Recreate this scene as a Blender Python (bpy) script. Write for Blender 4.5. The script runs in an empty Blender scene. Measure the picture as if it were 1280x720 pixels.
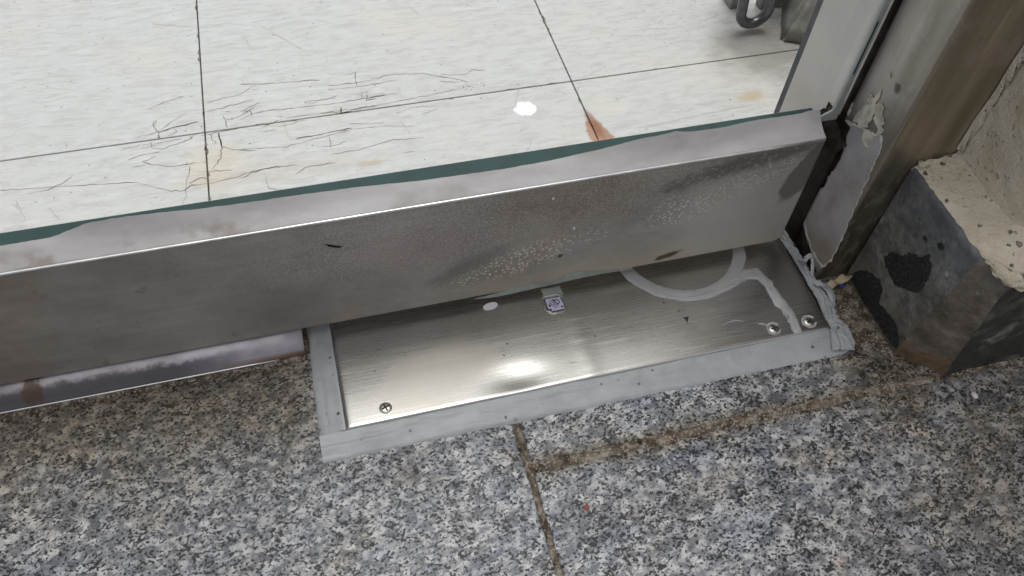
import bpy, bmesh, math, random
from mathutils import Vector, Matrix, noise as mn
R = math.radians
random.seed(7)
S = bpy.context.scene
COL = S.collection

# ------------------------------------------------------------------ camera
H = 0.46
YAW, PITCH, ROLL, FPX = R(18.04599912), R(53.62312003), R(4.18514211), 1032.26
cy, sy, cp, sp, cr, sr = math.cos(YAW), math.sin(YAW), math.cos(PITCH), math.sin(PITCH), math.cos(ROLL), math.sin(ROLL)
FWD = Vector((sy*cp, cy*cp, -sp))
RT0 = Vector((cy, -sy, 0))
UP0 = RT0.cross(FWD)
RT = RT0*cr + UP0*sr
UP = UP0*cr - RT0*sr
CAM = Vector((0, 0, H))
cam = bpy.data.cameras.new('camera')
cam.sensor_width = 36
cam.lens = 36*FPX/1280
cam.clip_start = .01
cam.clip_end = 500
co = bpy.data.objects.new('camera', cam)
COL.objects.link(co)
m = Matrix((RT, UP, -FWD)).transposed().to_4x4()
m.translation = CAM
co.matrix_world = m
S.camera = co

# ------------------------------------------------------------------ sky, sun, exposure
SUN_EL, SUN_AZ = R(79), R(14)          # azimuth measured from +Y towards +X
w = bpy.data.worlds.new('World')
S.world = w
w.use_nodes = True
nt = w.node_tree
bg = nt.nodes['Background']
sky = nt.nodes.new('ShaderNodeTexSky')
sky.sky_type = 'NISHITA'
sky.sun_disc = False
sky.sun_elevation = SUN_EL
sky.sun_rotation = SUN_AZ
sky.air_density = 1.0
sky.dust_density = 6.0
hs = nt.nodes.new('ShaderNodeHueSaturation')
hs.inputs['Saturation'].default_value = .3
nt.links.new(sky.outputs[0], hs.inputs['Color'])
nt.links.new(hs.outputs[0], bg.inputs['Color'])
bg.inputs['Strength'].default_value = .12
sl = bpy.data.lights.new('sun', 'SUN')
sl.energy = .85
sl.angle = R(13)
sl.color = (1, .975, .945)
so = bpy.data.objects.new('sun', sl)
COL.objects.link(so)
sd = Vector((math.sin(SUN_AZ)*math.cos(SUN_EL), math.cos(SUN_AZ)*math.cos(SUN_EL), math.sin(SUN_EL)))
so.rotation_euler = sd.to_track_quat('Z', 'Y').to_euler()
so.location = sd*3
S.view_settings.view_transform = 'Standard'
S.view_settings.look = 'None'
S.view_settings.exposure = 0.33
S.view_settings.gamma = 1

# ------------------------------------------------------------------ helpers
def at(px, axis, val):
    """where the sight line through a photo pixel meets the real plane axis = val"""
    d = RT*((px[0]-640)/FPX) - UP*((px[1]-360)/FPX) + FWD
    return CAM + d*((val-CAM[axis])/d[axis])

def tag(o, label=None, cat=None, group=None, kind=None):
    for k, v in (('label', label), ('category', cat), ('group', group), ('kind', kind)):
        if v: o[k] = v
    return o

def empty(name, loc, label=None, cat=None, group=None, kind=None):
    o = bpy.data.objects.new(name, None)
    COL.objects.link(o)
    o.location = loc
    o.empty_display_size = .02
    return tag(o, label, cat, group, kind)

def root_loc(p):
    v = Vector((0, 0, 0))
    while p is not None:
        v += p.location
        p = p.parent
    return v

def link(name, me, mat, parent=None, smooth=False):
    o = bpy.data.objects.new(name, me)
    COL.objects.link(o)
    if mat: me.materials.append(mat)
    if smooth:
        for p in me.polygons: p.use_smooth = True
    if parent:
        o.parent = parent
        o.location = -root_loc(parent)
    return o

def from_bm(name, bm, mat, parent=None, smooth=False):
    me = bpy.data.meshes.new(name)
    bmesh.ops.recalc_face_normals(bm, faces=bm.faces[:])
    bm.to_mesh(me)
    bm.free()
    return link(name, me, mat, parent, smooth)

def add_box(bm, x0, x1, y0, y1, z0, z1, bevel=0, seg=2):
    b = bmesh.new()
    bmesh.ops.create_cube(b, size=1)
    for v in b.verts:
        v.co = Vector(((x0+x1)/2+v.co.x*(x1-x0), (y0+y1)/2+v.co.y*(y1-y0), (z0+z1)/2+v.co.z*(z1-z0)))
    if bevel:
        bmesh.ops.bevel(b, geom=b.edges[:], offset=bevel, segments=seg, affect='EDGES', profile=.5)
    me = bpy.data.meshes.new('tmp')
    b.to_mesh(me); b.free()
    bm.from_mesh(me)
    bpy.data.meshes.remove(me)

def box(name, x0, x1, y0, y1, z0, z1, mat, parent=None, bevel=0, seg=2):
    bm = bmesh.new()
    add_box(bm, x0, x1, y0, y1, z0, z1, bevel, seg)
    return from_bm(name, bm, mat, parent)

def nz(v, s=1.0):
    return mn.noise(Vector(v)*s)

def grid(name, fn, nu, nv, mat, parent=None, smooth=True, flip=False):
    vs, fs = [], []
    for i in range(nu+1):
        for j in range(nv+1):
            vs.append(tuple(fn(i/nu, j/nv)))
    for i in range(nu):
        for j in range(nv):
            a = i*(nv+1)+j
            q = (a, a+nv+1, a+nv+2, a+1)
            fs.append(q[::-1] if flip else q)
    me = bpy.data.meshes.new(name)
    me.from_pydata(vs, [], fs)
    return link(name, me, mat, parent, smooth)

def dense(pts, step, closed=False):
    out = []
    n = len(pts)
    for i in range(n if closed else n-1):
        a, b = pts[i], pts[(i+1) % n]
        k = max(1, int((b-a).length/step))
        for j in range(k):
            out.append(a.lerp(b, j/k))
    if not closed: out.append(pts[-1])
    return out

def smooth_path(pts, it=2):
    for _ in range(it):
        q = [pts[0]]
        for a, b in zip(pts, pts[1:]):
            q += [a.lerp(b, .25), a.lerp(b, .75)]
        q.append(pts[-1])
        pts = q
    return pts

def patch(name, pts, normal, thick, mat, parent=None, jag=0, step=.002, seed=0, dome=0):
    """a thin flake with a ragged outline and real thickness lying on a surface"""
    n = Vector(normal).normalized()
    pts = dense([Vector(p) for p in pts], step, True)
    if jag:
        t = n.orthogonal().normalized(); b = n.cross(t)
        pts = [p + t*jag*(nz((p.x*300+seed, p.y*300, p.z*300))+.3*nz((p.x*900+seed, p.y*900, p.z*900))) + b*jag*(nz((p.x*300+seed+40, p.y*300, p.z*300))+.6*nz((p.x*900+seed+9, p.y*900, p.z*900))) for p in pts]
    bm = bmesh.new()
    lo = [bm.verts.new(p) for p in pts]
    hi = [bm.verts.new(p+n*thick) for p in pts]
    es = [bm.edges.new((hi[i], hi[(i+1) % len(hi)])) for i in range(len(hi))]
    bmesh.ops.triangle_fill(bm, edges=es, use_beauty=True, normal=n)
    for i in range(len(pts)):
        k = (i+1) % len(pts)
        bm.faces.new((lo[i], lo[k], hi[k], hi[i]))
    return from_bm(name, bm, mat, parent)

def bead(name, pts, width, height, normal, mat, parent=None, seg=7, lump=.15, seed=0, it=2):
    """a half round bead of sealant along a path; width may be a list per control point"""
    n = Vector(normal).normalized()
    wl = width if isinstance(width, (list, tuple)) else [width]*len(pts)
    q = [Vector((p[0], p[1], p[2], wv)) for p, wv in zip(pts, wl)]
    q = smooth_path(q, it)
    P3 = [Vector(v[:3]) for v in q]; W = [v[3] for v in q]
    vs, fs = [], []
    L = len(P3)
    for i, p in enumerate(P3):
        t = (P3[min(i+1, L-1)]-P3[max(i-1, 0)]).normalized()
        s = n.cross(t).normalized()
        e = 1.0
        if i == 0 or i == L-1: e = .25
        for j in range(seg):
            a = math.pi*j/(seg-1)
            wj = W[i]/2*e*(1+lump*nz((p.x*220+seed, p.y*220, j*.9)))
            hj = height*(1+1.6*lump*nz((p.x*260+seed+7, p.y*260, p.z*260+j*.6)))*(.6 if e < 1 else 1)
            vs.append(p+s*math.cos(a)*wj+n*(math.sin(a)**.7)*hj)
    for i in range(L-1):
        for j in range(seg-1):
            a = i*seg+j
            fs.append((a, a+1, a+seg+1, a+seg))
    fs.append(tuple(range(seg))); fs.append(tuple((L-1)*seg+j for j in range(seg)))
    me = bpy.data.meshes.new(name)
    me.from_pydata([tuple(v) for v in vs], [], fs)
    bm = bmesh.new(); bm.from_mesh(me); bpy.data.meshes.remove(me)
    return from_bm(name, bm, mat, parent, True)

def tube(name, pts, r, mat, parent=None, seg=12, closed=False):
    vs, fs = [], []
    L = len(pts)
    up = None
    for i, p in enumerate(pts):
        if closed: t = (pts[(i+1) % L]-pts[i-1]).normalized()
        else: t = (pts[min(i+1, L-1)]-pts[max(i-1, 0)]).normalized()
        if up is None: up = t.orthogonal().normalized()
        up = (up-t*up.dot(t)).normalized()
        s = t.cross(up)
        for j in range(seg):
            a = 2*math.pi*j/seg
            vs.append(tuple(p+up*math.cos(a)*r+s*math.sin(a)*r))
    for i in range(L if closed else L-1):
        for j in range(seg):
            k = (i+1) % L
            fs.append((i*seg+j, i*seg+(j+1) % seg, k*seg+(j+1) % seg, k*seg+j))
    if not closed:
        fs.append(tuple(range(seg))[::-1]); fs.append(tuple((L-1)*seg+j for j in range(seg)))
    me = bpy.data.meshes.new(name)
    me.from_pydata(vs, [], fs)
    return link(name, me, mat, parent, True)

# ------------------------------------------------------------------ material kit
class MT:
    def __init__(s, name):
        s.m = bpy.data.materials.new(name)
        s.m.use_nodes = True
        s.t = s.m.node_tree
        s.b = s.t.nodes['Principled BSDF']
        s._pos = None
    def set(s, sock, v):
        if isinstance(v, bpy.types.NodeSocket): s.t.links.new(v, sock)
        elif isinstance(v, (tuple, list)) and len(v) == 3 and sock.type == 'RGBA': sock.default_value = (*v, 1)
        else: sock.default_value = v
    def n(s, typ, props=None, **ins):
        nd = s.t.nodes.new(typ)
        for k, v in (props or {}).items(): setattr(nd, k, v)
        for k, v in ins.items():
            s.set(nd.inputs[int(k[1:])] if k[0] == '_' and k[1:].isdigit() else nd.inputs[k], v)
        return nd
    @property
    def pos(s):
        if s._pos is None: s._pos = s.n('ShaderNodeNewGeometry').outputs['Position']
        return s._pos
    def map(s, loc=(0, 0, 0), rot=(0, 0, 0), scale=(1, 1, 1), vec=None, typ='POINT'):
        return s.n('ShaderNodeMapping', {'vector_type': typ}, Vector=vec or s.pos, Location=loc, Rotation=rot, Scale=scale).outputs[0]
    def noise(s, scale, detail=4, rough=.55, vec=None, dist=0, col=False):
        nd = s.n('ShaderNodeTexNoise', None, Vector=vec or s.pos, Scale=scale, Detail=detail, Roughness=rough, Distortion=dist)
        return nd.outputs['Color' if col else 'Fac']
    def vor(s, scale, vec=None, feature='F1', out='Distance', rnd=1):
        nd = s.n('ShaderNodeTexVoronoi', {'feature': feature}, Vector=vec or s.pos, Scale=scale, Randomness=rnd)
        return nd.outputs[out]
    def rng(s, v, a, b, c=0., d=1., smooth=True):
        nd = s.n('ShaderNodeMapRange', {'interpolation_type': 'SMOOTHSTEP' if smooth else 'LINEAR'})
        s.set(nd.inputs[0], v)
        for i, x in enumerate((a, b, c, d)): s.set(nd.inputs[i+1], x)
        return nd.outputs[0]
    def math(s, op, a, b=0.):
        nd = s.n('ShaderNodeMath', {'operation': op})
        s.set(nd.inputs[0], a); s.set(nd.inputs[1], b)
        return nd.outputs[0]
    def mul(s, *a):
        r = a[0]
        for x in a[1:]: r = s.math('MULTIPLY', r, x)
        return r
    def add(s, a, b): return s.math('ADD', a, b)
    def mx(s, a, b): return s.math('MAXIMUM', a, b)
    def mix(s, f, a, b, blend='MIX'):
        nd = s.n('ShaderNodeMix', {'data_type': 'RGBA', 'blend_type': blend})
        s.set(nd.inputs[0], f); s.set(nd.inputs[6], a); s.set(nd.inputs[7], b)
        return nd.outputs[2]
    def mixf(s, f, a, b):
        nd = s.n('ShaderNodeMix', {'data_type': 'FLOAT'})
        s.set(nd.inputs[0], f); s.set(nd.inputs[2], a); s.set(nd.inputs[3], b)
        return nd.outputs[0]
    def ramp(s, v, stops, interp='LINEAR'):
        nd = s.n('ShaderNodeValToRGB')
        nd.color_ramp.interpolation = interp
        e = nd.color_ramp.elements
        while len(e) < len(stops): e.new(.5)
        for el, (p, c) in zip(e, stops):
            el.position = p
            el.color = (*c, 1) if len(c) == 3 else c
        s.set(nd.inputs[0], v)
        return nd.outputs[0]
    def sep(s, v=None):
        return s.n('ShaderNodeSeparateXYZ', None, Vector=v or s.pos).outputs
    def warp(s, amt, scale):
        c = s.noise(scale, 3, col=True)
        a = s.n('ShaderNodeVectorMath', {'operation': 'SUBTRACT'}, _0=c, _1=(.5, .5, .5)).outputs[0]
        b = s.n('ShaderNodeVectorMath', {'operation': 'MULTIPLY'}, _0=a, _1=(amt*2, amt*2, amt*2)).outputs[0]
        return s.n('ShaderNodeVectorMath', {'operation': 'ADD'}, _0=s.pos, _1=b).outputs[0]
    def blob(s, c, r, rot=(0, 0, 0), amp=.6, nscale=60, soft=.15):
        """mask of a stain with a ragged outline: ellipsoid radii r round the point c"""
        v = s.map(c, rot, r, typ='TEXTURE')
        d = s.n('ShaderNodeVectorMath', {'operation': 'LENGTH'}, _0=v).outputs['Value']
        k = s.math('MULTIPLY', s.math('SUBTRACT', s.noise(nscale, 5, .6), .5), amp*2)
        return s.rng(s.add(d, k), 1+soft, 1-soft)
    def bump(s, h, strength=.3, dist=.001, prev=None):
        nd = s.n('ShaderNodeBump', None, Strength=strength, Distance=dist)
        s.set(nd.inputs['Height'], h)
        if prev: s.set(nd.inputs['Normal'], prev)
        return nd.outputs[0]
    def out(s, **k):
        for a, v in k.items(): s.set(s.b.inputs[a.replace('_', ' ')], v)
        return s.m

def plain(name, col, rough=.6, metal=0., nscale=80, var=.25, bump=.1):
    t = MT(name)
    k = t.noise(nscale, 4)
    c = t.mix(t.rng(k, .3, .7), tuple(x*(1-var) for x in col), tuple(min(1, x*(1+var)) for x in col))
    return t.out(Base_Color=c, Roughness=rough, Metallic=metal, Normal=t.bump(t.noise(nscale*6, 3), bump, .0005))

def granite(name, seed):
    t = MT(name)
    v = t.map((seed*1.3, seed*.7, seed), (0, 0, R(-24)), (1, 1.25, 1), t.warp(.0008, 700))
    r = t.sep(t.vor(300, v, out='Color'))
    cloud = t.noise(185, 5, .66, v)
    sv = t.sep(t.n('ShaderNodeTexVoronoi', {'feature': 'SMOOTH_F1'}, Vector=v, Scale=200., Smoothness=.6).outputs['Color'])
    val = t.add(t.mul(cloud, .72), t.mul(sv[0], .28))
    col = t.ramp(val, [(.33, (.07, .074, .083)), (.42, (.16, .166, .178)), (.49, (.29, .292, .295)), (.56, (.42, .415, .405)), (.68, (.58, .57, .55))])
    drift = t.math('SUBTRACT', t.noise(85, 4, .65, v), .5)
    gm = t.noise(300, 4, .5, t.map((5, 1, 2), vec=v))          # smoky quartz
    col = t.mix(t.rng(t.add(gm, t.mul(drift, .35)),   .515, .60, 0, .85), col, (.085, .088, .097))
    mk = t.noise(490, 2, .5, t.map((1, 9, 4), vec=v))          # fine black mica
    mica = t.rng(t.add(mk, t.mul(drift, .42)), .545, .60)
    mk2 = t.noise(265, 3, .55, t.map((8, 2, 7), vec=v))        # larger black grains
    mica2 = t.rng(t.add(mk2, t.mul(drift, .3)), .59, .635)
    col = t.mix(.11, col, (.66, .67, .70))
    col = t.mix(t.mul(t.mx(mica, mica2), .95), col, (.014, .015, .017))
    fs = t.sep(t.vor(120, t.warp(.002, 200), out='Color'))     # here and there a big pale crystal
    col = t.mix(t.mul(t.rng(fs[1], .95, .97), t.rng(t.vor(120, t.warp(.004, 160)), .5, .25), .3), col, (.5, .455, .41))
    r = fs
    blue = t.noise(38, 3, .6, v)
    col = t.mix(t.rng(blue, .48, .7, 0, .42), col, t.mix(1., col, (.66, .76, .95), 'MULTIPLY'))
    wrm = t.noise(26, 3, .6, t.map((7, 2, seed), vec=v))
    col = t.mix(t.rng(wrm, .56, .72, 0, .6), col, t.mix(1., col, (.98, .86, .72), 'MULTIPLY'))
    # dirt along threshold, joints and plinth, with rail shade and right-hand falloff painted in
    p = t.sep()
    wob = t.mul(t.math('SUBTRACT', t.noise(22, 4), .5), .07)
    d1 = t.mul(t.rng(t.add(p[1], wob), .19, .29, 0, 1.), t.rng(p[0], -.02, -.05))  # painted shade below the rail, mixed with threshold dirt
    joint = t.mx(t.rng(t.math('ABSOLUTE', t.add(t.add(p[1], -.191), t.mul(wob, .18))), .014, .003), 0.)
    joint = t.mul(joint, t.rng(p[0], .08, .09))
    d2 = t.mul(t.rng(t.add(p[0], t.mul(wob, 2.)), .18, .40, 0, .8), t.rng(t.noise(16, 5, .65), .35, .6, .35, 1))  # falloff of light painted darker to the right, with damp patches
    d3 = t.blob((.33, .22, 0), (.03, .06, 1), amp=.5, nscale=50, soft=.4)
    dirt = t.mx(t.mx(d1, t.mul(joint, .8)), t.mx(d2, d3))  # real dirt together with the painted shade masks
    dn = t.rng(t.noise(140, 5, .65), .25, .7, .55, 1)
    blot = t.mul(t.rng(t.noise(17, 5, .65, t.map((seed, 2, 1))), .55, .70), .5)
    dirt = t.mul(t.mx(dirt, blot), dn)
    col = t.mix(dirt, col, t.mix(1., col, (.62, .51, .36), 'MULTIPLY'))  # dirt mask includes the painted shade and falloff
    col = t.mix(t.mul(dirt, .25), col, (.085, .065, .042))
    tone = t.rng(t.noise(5, 3, .5, t.map((seed*2, 5, 1))), .35, .65, .84, 1.08)
    col = t.mix(1., col, t.n('ShaderNodeCombineColor', None, _0=tone, _1=tone, _2=tone).outputs[0], 'MULTIPLY')
    h = t.add(t.noise(900, 3), t.mul(cloud, .6))
    rough = t.add(t.rng(cloud, .35, .65, .3, .46), t.mul(dirt, .2))
    return t.out(Base_Color=col, Roughness=rough, Normal=t.bump(h, .22, .0006), Specular_IOR_Level=.25)

def mat_mortar():
    t = MT('mortar')
    k = t.noise(120, 6, .65)
    c = t.ramp(k, [(.3, (.03, .02, .012)), (.46, (.10, .072, .046)), (.57, (.21, .17, .125)), (.68, (.40, .36, .30))])
    g2 = t.rng(t.sep(t.vor(900, out='Color'))[0], .72, .9, 0, .7)
    c = t.mix(g2, c, (.42, .38, .33))
    return t.out(Base_Color=c, Roughness=.9, Normal=t.bump(t.noise(420, 5, .7), .9, .002))

def mat_vinyl():
    t = MT('vinyl')
    v = t.map(rot=(0, 0, R(-2)), scale=(30, 110, 50))
    k = t.noise(1.5, 8, .7, v, .6)
    k2 = t.noise(3.6, 4, .6, t.map((3, 1, 0), scale=(26, 100, 50)))
    c = t.ramp(k, [(.30, (.45, .447, .435)), (.44, (.52, .518, .508)), (.56, (.555, .557, .553)), (.72, (.625, .625, .622))])
    c = t.mix(t.rng(k2, .54, .66, 0, .5), c, (.51, .522, .547))
    pink = t.noise(9, 3)
    c = t.mix(t.rng(pink, .5, .68, 0, .4), c, (.60, .555, .49))
    specks = t.mul(t.rng(t.vor(170), .17, .11), t.rng(t.sep(t.vor(170, out='Color'))[0], .86, .9))
    c = t.mix(t.mul(specks, .75), c, (.12, .10, .085))
    def stain(c, px, r, col, amt, **kw):
        q = at(px, 2, 0)
        return t.mix(t.mul(t.blob((q.x, q.y, 0), (r[0], r[1], 1), **kw), amt), c, col)
    # scuffs, black crumbs, white paint, rust
    crumbs = t.rng(t.noise(520, 3), .56, .64)
    q = at((590, 109), 2, 0)
    c = t.mix(t.mul(t.blob((q.x, q.y, 0), (.012, .005, 1), amp=.5, nscale=120, soft=.3), crumbs), c, (.06, .05, .03))
    q = at((835, 32), 2, 0)
    crumb2 = t.rng(t.noise(330, 4, .7), .55, .68)
    c = t.mix(t.mul(t.blob((q.x, q.y, 0), (.055, .04, 1), amp=.6, nscale=40, soft=.5), crumb2, .75), c, (.2, .18, .15))
    q = at((735, 86), 2, 0)
    c = t.mix(t.mul(t.blob((q.x, q.y, 0), (.025, .008, 1), amp=.7, nscale=60, soft=.5), crumb2, .8), c, (.16, .14, .12))
    q = at((960, 55), 2, 0)
    c = t.mix(t.mul(t.blob((q.x, q.y, 0), (.05, .045, 1), amp=.7, nscale=40, soft=.6), .75), c, (.22, .205, .185))  # floor coloured darker around the loop and the cement lump
    c = stain(c, (657, 136), (.009, .0085), (.9, .92, .95), 1, amp=.5, nscale=130, soft=.1)
    c = stain(c, (758, 134), (.014, .011), (.6, .57, .5), .6, amp=.6, nscale=90, soft=.5)
    c = stain(c, (939, 120), (.011, .006), (.46, .34, .16), .6, amp=.9, nscale=150, soft=.6)
    c = stain(c, (749, 167), (.0085, .016), (.36, .18, .09), .85, rot=(0, 0, R(12)), amp=.75, nscale=75, soft=.12)
    c = stain(c, (743, 156), (.004, .016), (.25, .10, .04), .8, rot=(0, 0, R(8)), amp=.6, nscale=120, soft=.4)
    c = stain(c, (268, 205), (.022, .022), (.60, .50, .34), .4, amp=.7, nscale=60, soft=.5)
    c = stain(c, (462, 204), (.010, .0025), (.45, .32, .22), .5, amp=.9, nscale=120, soft=.4)
    c = stain(c, (340, 215), (.08, .012), (.50, .42, .34), .25, amp=.9, nscale=60, soft=.5)
    rough = t.rng(k, .3, .7, .22, .36)
    tid = t.sep(t.vor(1/.302, t.map((.1, .03, 0)), out='Color'))
    h = t.add(t.noise(40, 5, .6), t.mul(t.noise(700, 3), .25))
    return t.out(Base_Color=c, Roughness=rough, Normal=t.bump(h, .1, .001), Specular_IOR_Level=.5)

def mat_rail():
    t = MT('stained_steel')
    brush = t.noise(1, 5, .6, t.map(scale=(6, 40, 650)))
    k = t.noise(9, 8, .7, t.map(scale=(1, 1, 1.5)))
    c = t.ramp(k, [(.34, (.29, .262, .235)), (.5, (.40, .368, .335)), (.66, (.52, .485, .445))])
    c = t.mix(t.rng(brush, .3, .7, 0, .35), c, (.30, .28, .255))
    p = t.sep()
    # brown lower rim and pale etched bloom of dried drops
    low = t.mul(t.rng(t.add(p[2], t.mul(t.math('SUBTRACT', t.noise(35, 4), .5), .03)), .045, .012), t.rng(p[0], .02, .14))
    c = t.mix(t.mul(low, .8), c, (.60, .53, .40))
    def bl(px, r, rot=0, **kw):
        q = at(px, 1, .311)
        return t.blob((q.x, .311, q.z), (r[0], 1, r[1]), (0, R(rot), 0), **kw)
    dv = t.vor(430, t.warp(.0012, 300))
    drops = t.rng(dv, .42, .30)
    fine = t.rng(t.vor(760, t.warp(.0008, 500)), .45, .3)
    b1 = bl((650, 325), (.045, .012), -14, amp=.7, nscale=50, soft=.5)
    b2 = bl((862, 260), (.03, .011), -10, amp=.8, nscale=60, soft=.5)
    b3 = bl((560, 290), (.12, .033), 0, amp=.6, nscale=30, soft=.6)
    b4 = bl((830, 230), (.09, .03), 0, amp=.6, nscale=30, soft=.6)
    b5 = bl((935, 228), (.04, .011), -25, amp=.8, nscale=60, soft=.5)
    c = t.mix(t.mul(t.mx(b3, b4), fine, .6), c, (.68, .64, .58))
    c = t.mix(t.mul(t.mx(t.mx(b1, b2), b5), drops, .9), c, (.86, .82, .75))
    dk = bl((585, 333), (.024, .0070), -28, amp=.7, nscale=90, soft=.6)
    c = t.mix(t.mul(dk, .7), c, (.22, .21, .18))
    pink = bl((520, 310), (.04, .016), 0, amp=.6, nscale=40, soft=.7)
    c = t.mix(t.mul(pink, .35), c, (.44, .36, .33))
    br = t.noise(6, 5, .6, t.map((2, 3, 4)))
    c = t.mix(t.rng(br, .48, .66, 0, .55), c, t.mix(1., c, (.82, .70, .58), 'MULTIPLY'))
    # darker untouched corner by the post, pale film sheen left of it
    film = bl((940, 265), (.06, .045), 0, amp=.4, nscale=40, soft=.5)
    c = t.mix(t.mul(film, .6), c, (.72, .67, .62))
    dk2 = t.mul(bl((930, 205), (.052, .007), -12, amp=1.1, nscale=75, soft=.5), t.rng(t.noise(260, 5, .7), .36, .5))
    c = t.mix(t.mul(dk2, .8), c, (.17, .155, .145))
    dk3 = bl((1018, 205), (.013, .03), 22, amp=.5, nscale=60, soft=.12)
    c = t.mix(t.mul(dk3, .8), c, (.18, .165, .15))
    rust = t.mx(bl((835, 319), (.009, .0028), -18, amp=.8, nscale=160, soft=.3), bl((700, 320), (.002, .002), amp=.4))
    c = t.mix(t.mul(rust, .9), c, (.09, .055, .03))
    dirtc = t.mul(t.rng(t.noise(60, 6, .7), .60, .72), t.rng(p[0], -.0, -.1))
    c = t.mix(t.mul(dirtc, .5), c, (.08, .06, .045))
    sp = t.mul(t.rng(t.vor(150), .16, .1), t.rng(t.sep(t.vor(150, out='Color'))[1], .88, .92))
    c = t.mix(t.mul(sp, .9), c, (.04, .03, .02))
    rough = t.rng(t.noise(25, 5), .3, .7, .34, .5)
    h = t.add(t.mul(brush, .6), t.mul(drops, t.mx(b1, b2)))
    return t.out(Base_Color=c, Roughness=rough, Metallic=.45, Normal=t.bump(h, .12, .0004))

def mat_plate():
    t = MT('brushed_plate')
    brush = t.noise(1, 4, .6, t.map(scale=(9, 1500, 40)))
    k = t.noise(20, 4)
    c = t.ramp(k, [(.3, (.38, .372, .358)), (.7, (.455, .447, .43))])
    c = t.mix(t.rng(brush, .4, .66, 0, .5), c, (.32, .305, .285))
    wisp = t.noise(1, 3, .6, t.map((2, 2, 2), (0, 0, R(2)), (14, 420, 40)))
    c = t.mix(t.rng(wisp, .6, .68, 0, .4), c, (.66, .65, .62))
    # greasy smears
    q = at((545, 470), 2, .003)
    sm = t.blob((q.x, q.y, 0), (.04, .02, 1), (0, 0, R(20)), amp=.6, nscale=45, soft=.3)
    c = t.mix(t.mul(sm, .5), c, (.36, .33, .29))
    q = at((878, 397), 2, .003)
    sm2 = t.blob((q.x, q.y, 0), (.009, .013, 1), (0, 0, R(20)), amp=.4, nscale=60, soft=.3)
    c = t.mix(t.mul(sm2, .5), c, (.36, .34, .31))
    q = at((985, 330), 2, .003)
    sm3 = t.blob((q.x, q.y, 0), (.03, .04, 1), amp=.5, nscale=40, soft=.6)
    c = t.mix(t.mul(sm3, .4), c, (.34, .3, .27))
    sp = t.mul(t.rng(t.vor(130), .11, .07), t.rng(t.sep(t.vor(130, out='Color'))[1], .7, .75))
    c = t.mix(t.mul(sp, .9), c, (.03, .025, .02))
    rough = t.add(t.rng(brush, .35, .65, .24, .32), t.mul(t.mx(sm, t.mx(sm2, sm3)), .05))
    return t.out(Base_Color=c, Roughness=rough, Metallic=.95, Anisotropic=.2, Anisotropic_Rotation=.25, Tangent=t.n('ShaderNodeTangent', {'direction_type': 'RADIAL', 'axis': 'Y'}).outputs[0],
                 Normal=t.bump(brush, .055, .0002))

def mat_sealant(name, col, specks=True, rough=.42):
    t = MT(name)
    k = t.noise(38, 6, .65)
    c = t.mix(t.rng(k, .32, .68), tuple(x*.89 for x in col), tuple(x*1.08 for x in col))
    if specks:
        sp = t.mul(t.rng(t.vor(170), .24, .15), t.rng(t.sep(t.vor(170, out='Color'))[0], .80, .9))
        c = t.mix(t.mul(sp, .9), c, (.05, .04, .035))
        gr = t.rng(t.noise(70, 6, .7), .52, .74, 0, .5)
        c = t.mix(gr, c, tuple(x*.6 for x in col))
    return t.out(Base_Color=c, Roughness=rough, Normal=t.bump(t.noise(160, 4), .18, .0008))

def mat_rail_sealant():
    t = MT('old_sealant')
    k = t.noise(1, 5, .6, t.map(scale=(25, 60, 60)))
    c = t.ramp(k, [(.3, (.34, .32, .31)), (.55, (.43, .412, .412)), (.8, (.51, .495, .50))])
    p = t.sep()
    left = t.rng(t.add(p[0], t.mul(t.math('SUBTRACT', t.noise(18, 3), .5), .15)), .12, -.05)
    dirt = t.mul(left, t.rng(t.noise(42, 5, .6), .48, .66, 0, .75), t.rng(p[1], .327, .316))
    c = t.mix(dirt, c, (.2, .165, .13))
    return t.out(Base_Color=c, Roughness=.4, Normal=t.bump(t.noise(90, 4), .2, .001))

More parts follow.
